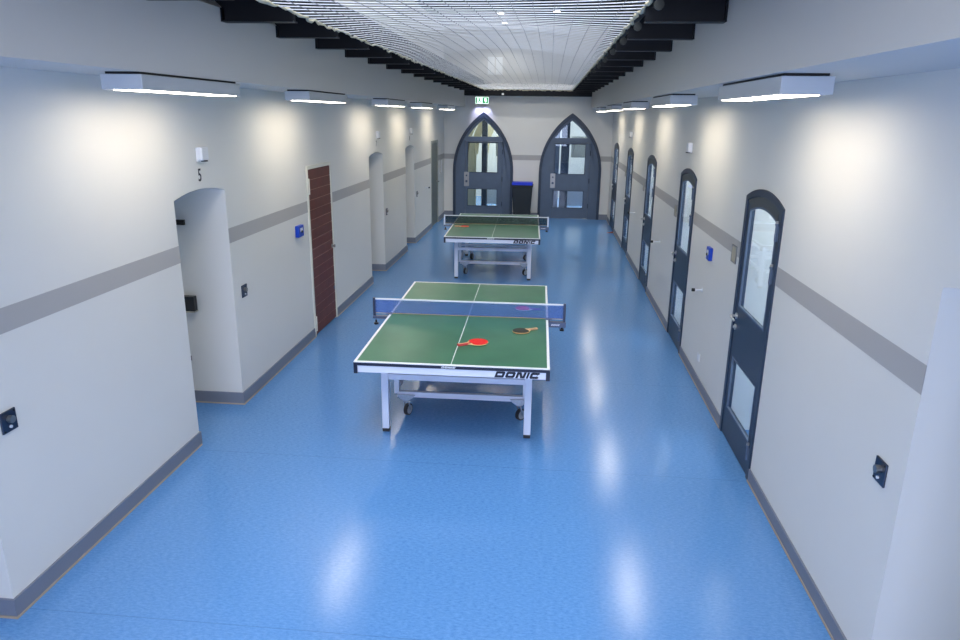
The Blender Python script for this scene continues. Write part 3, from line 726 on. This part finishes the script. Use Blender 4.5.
# ------------------------------------------------------------------ table tennis tables
def table():
    t = thing('table_tennis_table','x','table tennis table')
    for s in (-1,1):
        y0,y1 = (-1.37,-.004) if s<0 else (.004,1.37)
        b = MB(); b.box(-.7625,.7625,y0,y1,.752,.76); b.build('table_top',M['green'],t)
        b = MB(); b.box(-.7615,.7615,y0+.001,y1-.001,.727,.752); b.build('table_edge',M['rim'],t)
        b = MB(); ya,yb = (y0,y0+.03) if s<0 else (y1-.03,y1)
        b.box(-.735,.735,ya+.006,yb,.669,.727); b.build('end_apron',M['tframe'],t,bevel=.002)
        for q in (-1,1):
            b = MB(); b.box(q*.745,q*.722,y0+.03,y1-.03,.672,.727); b.build('side_apron',M['tframe'],t,bevel=.002)
            b = MB(); b.box(q*.765,q*.735,ya-.002 if s<0 else yb-.06,ya+.06 if s<0 else yb+.002,.66,.758 if False else .7515); b.build('corner_cap',M['rim'],t,bevel=.003)
            lg = MB(); lx,ly = q*.602,s*.985; lg.box(lx-.030,lx+.030,ly-.030,ly+.030,.03,.727); lg.build('leg',M['tframe'],t,bevel=.005)
            ft = MB(); ft.box(lx-.029,lx+.029,ly-.029,ly+.029,0,.03); ft.build('foot',M['rubber'],t,bevel=.004)
            st = MB(); st.prism([(s*.98,.47),(s*.98,.53),(s*.40,.72),(s*.40,.66)],'x',lx-.012,lx+.012); st.build('brace',M['tframe'],t)
            # undercarriage upright, mounting plate and castor
            ux = -.572 if q<0 else .575; uy = s*.655
            up = MB(); up.box(ux-.022,ux+.022,uy-.022,uy+.022,.215,.70); up.build('upright',M['tframe'],t,bevel=.003)
            pl = MB(); cxq = -.485 if q<0 else .525; pl.prism([(cxq-.085,.215),(cxq+.085,.215),(cxq+.06,.185),(cxq+.025,.160),(cxq-.025,.160),(cxq-.06,.185)],'y',uy-.045,uy-.030); pl.box(cxq-.03,cxq+.03,uy-.04,uy+.03,.155,.165); pl.build('castor_plate',M['tplate'],t,bevel=.003)
            ca = Vector((.72,-.69,0)) if q > 0 else Vector((.93,-.36,0)); cw = Vector((-ca.y,ca.x,0)); ax = Vector((cxq,uy,.053))+cw*.02
            fk = MB(); fk.cyl((cxq,uy,.14),(cxq,uy,.158),.022,12)
            for e in (-1,1): fk.tube([Vector((cxq,uy,.145))+ca*e*.012,Vector((cxq,uy,.125))+ca*e*.024,ax+ca*e*.024],.007,8)
            fk.build('castor_fork',M['tplate'],t)
            wh = MB(); wh.cyl(ax-ca*.016,ax+ca*.016,.053,28); w_ = wh.build('castor_wheel',M['rubber'],t,bevel=.004)
            hb = MB(); hb.cyl(ax-ca*.019,ax+ca*.019,.040,20); hb.build('wheel_hub',M['wheelhub'],w_)
        cb = MB(); cb.box(-.575,.575,s*.985-.018,s*.985+.018,.475,.525); cb.build('leg_crossbar',M['tframe'],t,bevel=.003)
        cb = MB(); cb.box(-.57,.57,s*.655-.022,s*.655+.022,.185,.235); cb.build('lower_crossbar',M['tframe'],t,bevel=.003)
        cb = MB(); cb.box(-.57,.57,s*.40-.015,s*.40+.015,.44,.475); cb.build('upper_crossbar',M['tframe'],t,bevel=.003)
    for q in (-1,1):
        cb = MB(); cb.box(q*.57-.018,q*.57+.018,-.64,.64,.24,.28); cb.build('side_rail',M['tframe'],t,bevel=.003)
    b = MB()
    for q in lettering('DONIC',.050,.356): b.prism([(x+.338,z+.674) for x,z in q],'y',-1.3655,-1.3635)
    b.build('lettering',M['letters'],t)
    b = MB()
    for q in lettering('DONIC',.015,.115): b.prism([(x-.075,z+.732) for x,z in q],'y',-1.3715,-1.3688)
    b.build('edge_lettering',M['lettersw'],t)
    return t
def net_set(t, fabric, post, tapew):
    n = MB(); n.box(-.905,.905,-.002,.002,.768,.900); n.build('net',fabric,t)
    n = MB(); n.box(-.905,.905,-.004,.004,.898,.9125); n.build('net_tape',M['tape'],t)
    n = MB(); n.cyl((-.905,0,.765),(.905,0,.765),.0022,6); n.build('net_cord',M['ply'],t)
    for q in (-1,1):
        p = MB(); p.box(q*.900,q*.925,-.012,.012,.735,.917); po = p.build('net_post',post,t,bevel=.003)
        p = MB(); p.box(q*.765,q*.925,-.030,.030,.715,.738) if q<0 else p.box(q*.765,q*.930,-.030,.030,.690,.738)
        p.box(q*.735,q*.80,-.030,.030,.7605,.7665); p.box(q*.764,q*.775,-.030,.030,.70,.7665); p.build('net_clamp',M['clamp'],t,bevel=.003)
        s = MB(); s.cyl((q*.895,-.012,.665),(q*.895,-.012,.700),.009,8); s.cyl((q*.895,-.012,.655),(q*.895,-.012,.672),.022,12); s.build('clamp_knob',M['blackp'],t)
    b = MB()
    for q in lettering('DONIC',.016,.085): b.prism([(x+.79,z+.706) for x,z in q],'y',-.0312,-.0302)
    b.build('clamp_lettering',M['lettersw'],t)
T1 = table(); T2 = copy_tree(T1)
T1.location = (-.708,6.403,0); T1.rotation_euler = (0,0,.0126); T2.location = (-.8818,12.297,0); T2.rotation_euler = (0,0,.0265)
net_set(T1,M['netb'],M['postn'],0); net_set(T2,M['netd'],M['tframe'],0)
T1['label'] = 'green table tennis table with blue-sheened net, the one nearer the camera'; T2['label'] = 'green table tennis table with dark net, the one nearer the pointed doors'

# bats
def bat(label,loc,ang,rubber,edge,handle,stripe,tilt=0):
    """blade centre at loc, handle pointing along ang"""
    t = thing('table_tennis_bat',label,'table tennis bat',loc,ang)
    t.rotation_euler = (0,-tilt,ang)
    def blade(r,sc=1.0):
        pts = []
        for i in range(40):
            a = 2*PI*i/40; x = .079*math.cos(a); y = .075*math.sin(a)
            pts.append((x*sc,y*sc))
        return [p for p in pts]
    b = MB(); pts = [p for p in blade(1) if not (p[0]>.066 and abs(p[1])<.05)]
    i0 = max(range(len(pts)),key=lambda i:0)
    full = sorted(pts,key=lambda p:math.atan2(p[1],p[0])%(2*PI))
    full = full+[(.086,-.022),(.094,-.013),(.094,.013),(.086,.022)]
    b.prism(full,'z',.002,.0085); b.build('blade',M[edge],t,bevel=.001)
    cut = []
    for i in range(48):
        a = 2*PI*i/48; x = .0775*math.cos(a); y = .0735*math.sin(a); cut.append((min(x,.058),y))
    u_ = MB(); u_.prism(cut,'z',.0085,.0105); u_.build('rubber_sheet',M[rubber],t)
    u_ = MB(); u_.prism(cut,'z',.0,.002); u_.build('rubber_sheet',M['darkr'] if rubber!='darkr' else M['redr'],t)
    h = MB(); A = [(.060,.008),(.080,.014),(.13,.0125),(.165,.015),(.172,.014)]; 
    prof = A+[(x,-y) for x,y in A[::-1]]
    h.prism(prof,'z',-.003,.0145); h.build('handle',M[handle],t,bevel=.004)
    s = MB(); s.box(.082,.166,-.0035,.0035,.0143,.0152); s.build('handle_stripe',M[stripe],t)
    return t
bz = .7635
bat('red bat lying near the centre line of the table with the blue-sheened net',(-.535,5.600,bz),math.atan2(-.10,-.16),'redr','ply','hred','ply').scale = (1.1,1.14,1.1)
bat('black-faced bat with wooden handle lying on the table with the blue-sheened net',(-.185,5.975,bz),math.atan2(.11,.16),'darkr','ply','hwood','ply')
bat('magenta bat lying behind the blue-sheened net',(-.195,6.73,bz),-.02,'pinkr','tape','hpurple','hpurple')
bat('orange-red bat lying on the table with the dark net',(-1.40,11.95,bz),PI-.03,'redr','ply','hwood','ply')

# downlights and window of the upper storey seen through the net
def dl(x,y,label):
    t = thing('downlight',label,'downlight',(x,y,4.74)); b = MB(); b.cyl((0,0,-.06),(0,0,0),.075,14); b.build('trim_ring',M['white'],t); b = MB(); b.cyl((0,0,-.066),(0,0,-.058),.06,14); b.build('lens',M['diff'],t); spot('downlight_beam',(x,y,4.66),(x,y,0),85,(255,252,246),150,.6,.06)
dl(-1.13,16.0,'small round downlight glimpsed through the net, furthest from the glazed doors'); dl(.05,15.7,'small round downlight glimpsed through the net, closest to the glazed doors'); dl(-1.15,17.6,'small round downlight glimpsed through the net, nearest to the upper window')
t = thing('window_3',None,None,(0,D,0),kind='structure')
for x in (-1.62,-1.42):
    b = MB(); b.box(x,x+.17,-.03,0,3.60,4.02); b.build('window_pane',M['panelw'],t)

# ------------------------------------------------------------------ lights
area('daylight_window',(-.55,Y0-.05,2.25),(-.55,5,1.6),3.1,2.6,185,(212,222,255))
area('added_skylight_fill',(-.575,4.4,7.95),(-.575,7.0,0),2.8,13,560,(246,248,255))  # unseen fill added under the skylight for hall and net
for y in (5.3,8.2,11.2,14.2,17.2):
    area('cell_fill',(XR+1.7,y,1.1),(XR+1.7,y,3),1.2,1.2,95,(255,252,246),150)  # added upward fill, bounced off the ceiling to brighten the door panes
area('vestibule_fill',(-1.6,D+2.6,3.5),(-1.6,D+2.6,0),2.0,3.0,190,(244,242,228))  # added fills brightening the view through the arched doors, no window there
area('vestibule_fill',(1.4,D+2.6,3.5),(1.4,D+2.6,0),2.0,3.0,120,(235,238,245))
W = bpy.data.worlds.new('world'); SC.world = W; W.use_nodes = True
W.node_tree.nodes['Background'].inputs[0].default_value = (.62,.72,.9,1); W.node_tree.nodes['Background'].inputs[1].default_value = .6

# ------------------------------------------------------------------ camera
H,F,yaw,pitch,roll = 2.61421,699.15,-.0927,.28518,.01316
f_ = Vector((math.sin(yaw)*math.cos(pitch), math.cos(yaw)*math.cos(pitch), -math.sin(pitch)))
r_ = Vector((math.cos(yaw),-math.sin(yaw),0)); u_ = r_.cross(f_)
r2 = math.cos(roll)*r_+math.sin(roll)*u_; u2 = -math.sin(roll)*r_+math.cos(roll)*u_
cam = bpy.data.cameras.new('camera'); co = bpy.data.objects.new('camera',cam); COL.objects.link(co)
co.matrix_world = Matrix(((r2.x,u2.x,-f_.x,0),(r2.y,u2.y,-f_.y,0),(r2.z,u2.z,-f_.z,H),(0,0,0,1)))
cam.sensor_width = 36; cam.lens = F/960*36; cam.clip_end = 200
SC.camera = co
SC.view_settings.view_transform = 'Standard'; SC.view_settings.look = 'None'; SC.view_settings.exposure = .35; SC.view_settings.gamma = 1
SC.cycles.use_denoising = True
SC.cycles.max_bounces = 10; SC.cycles.diffuse_bounces = 5; SC.cycles.transparent_max_bounces = 24
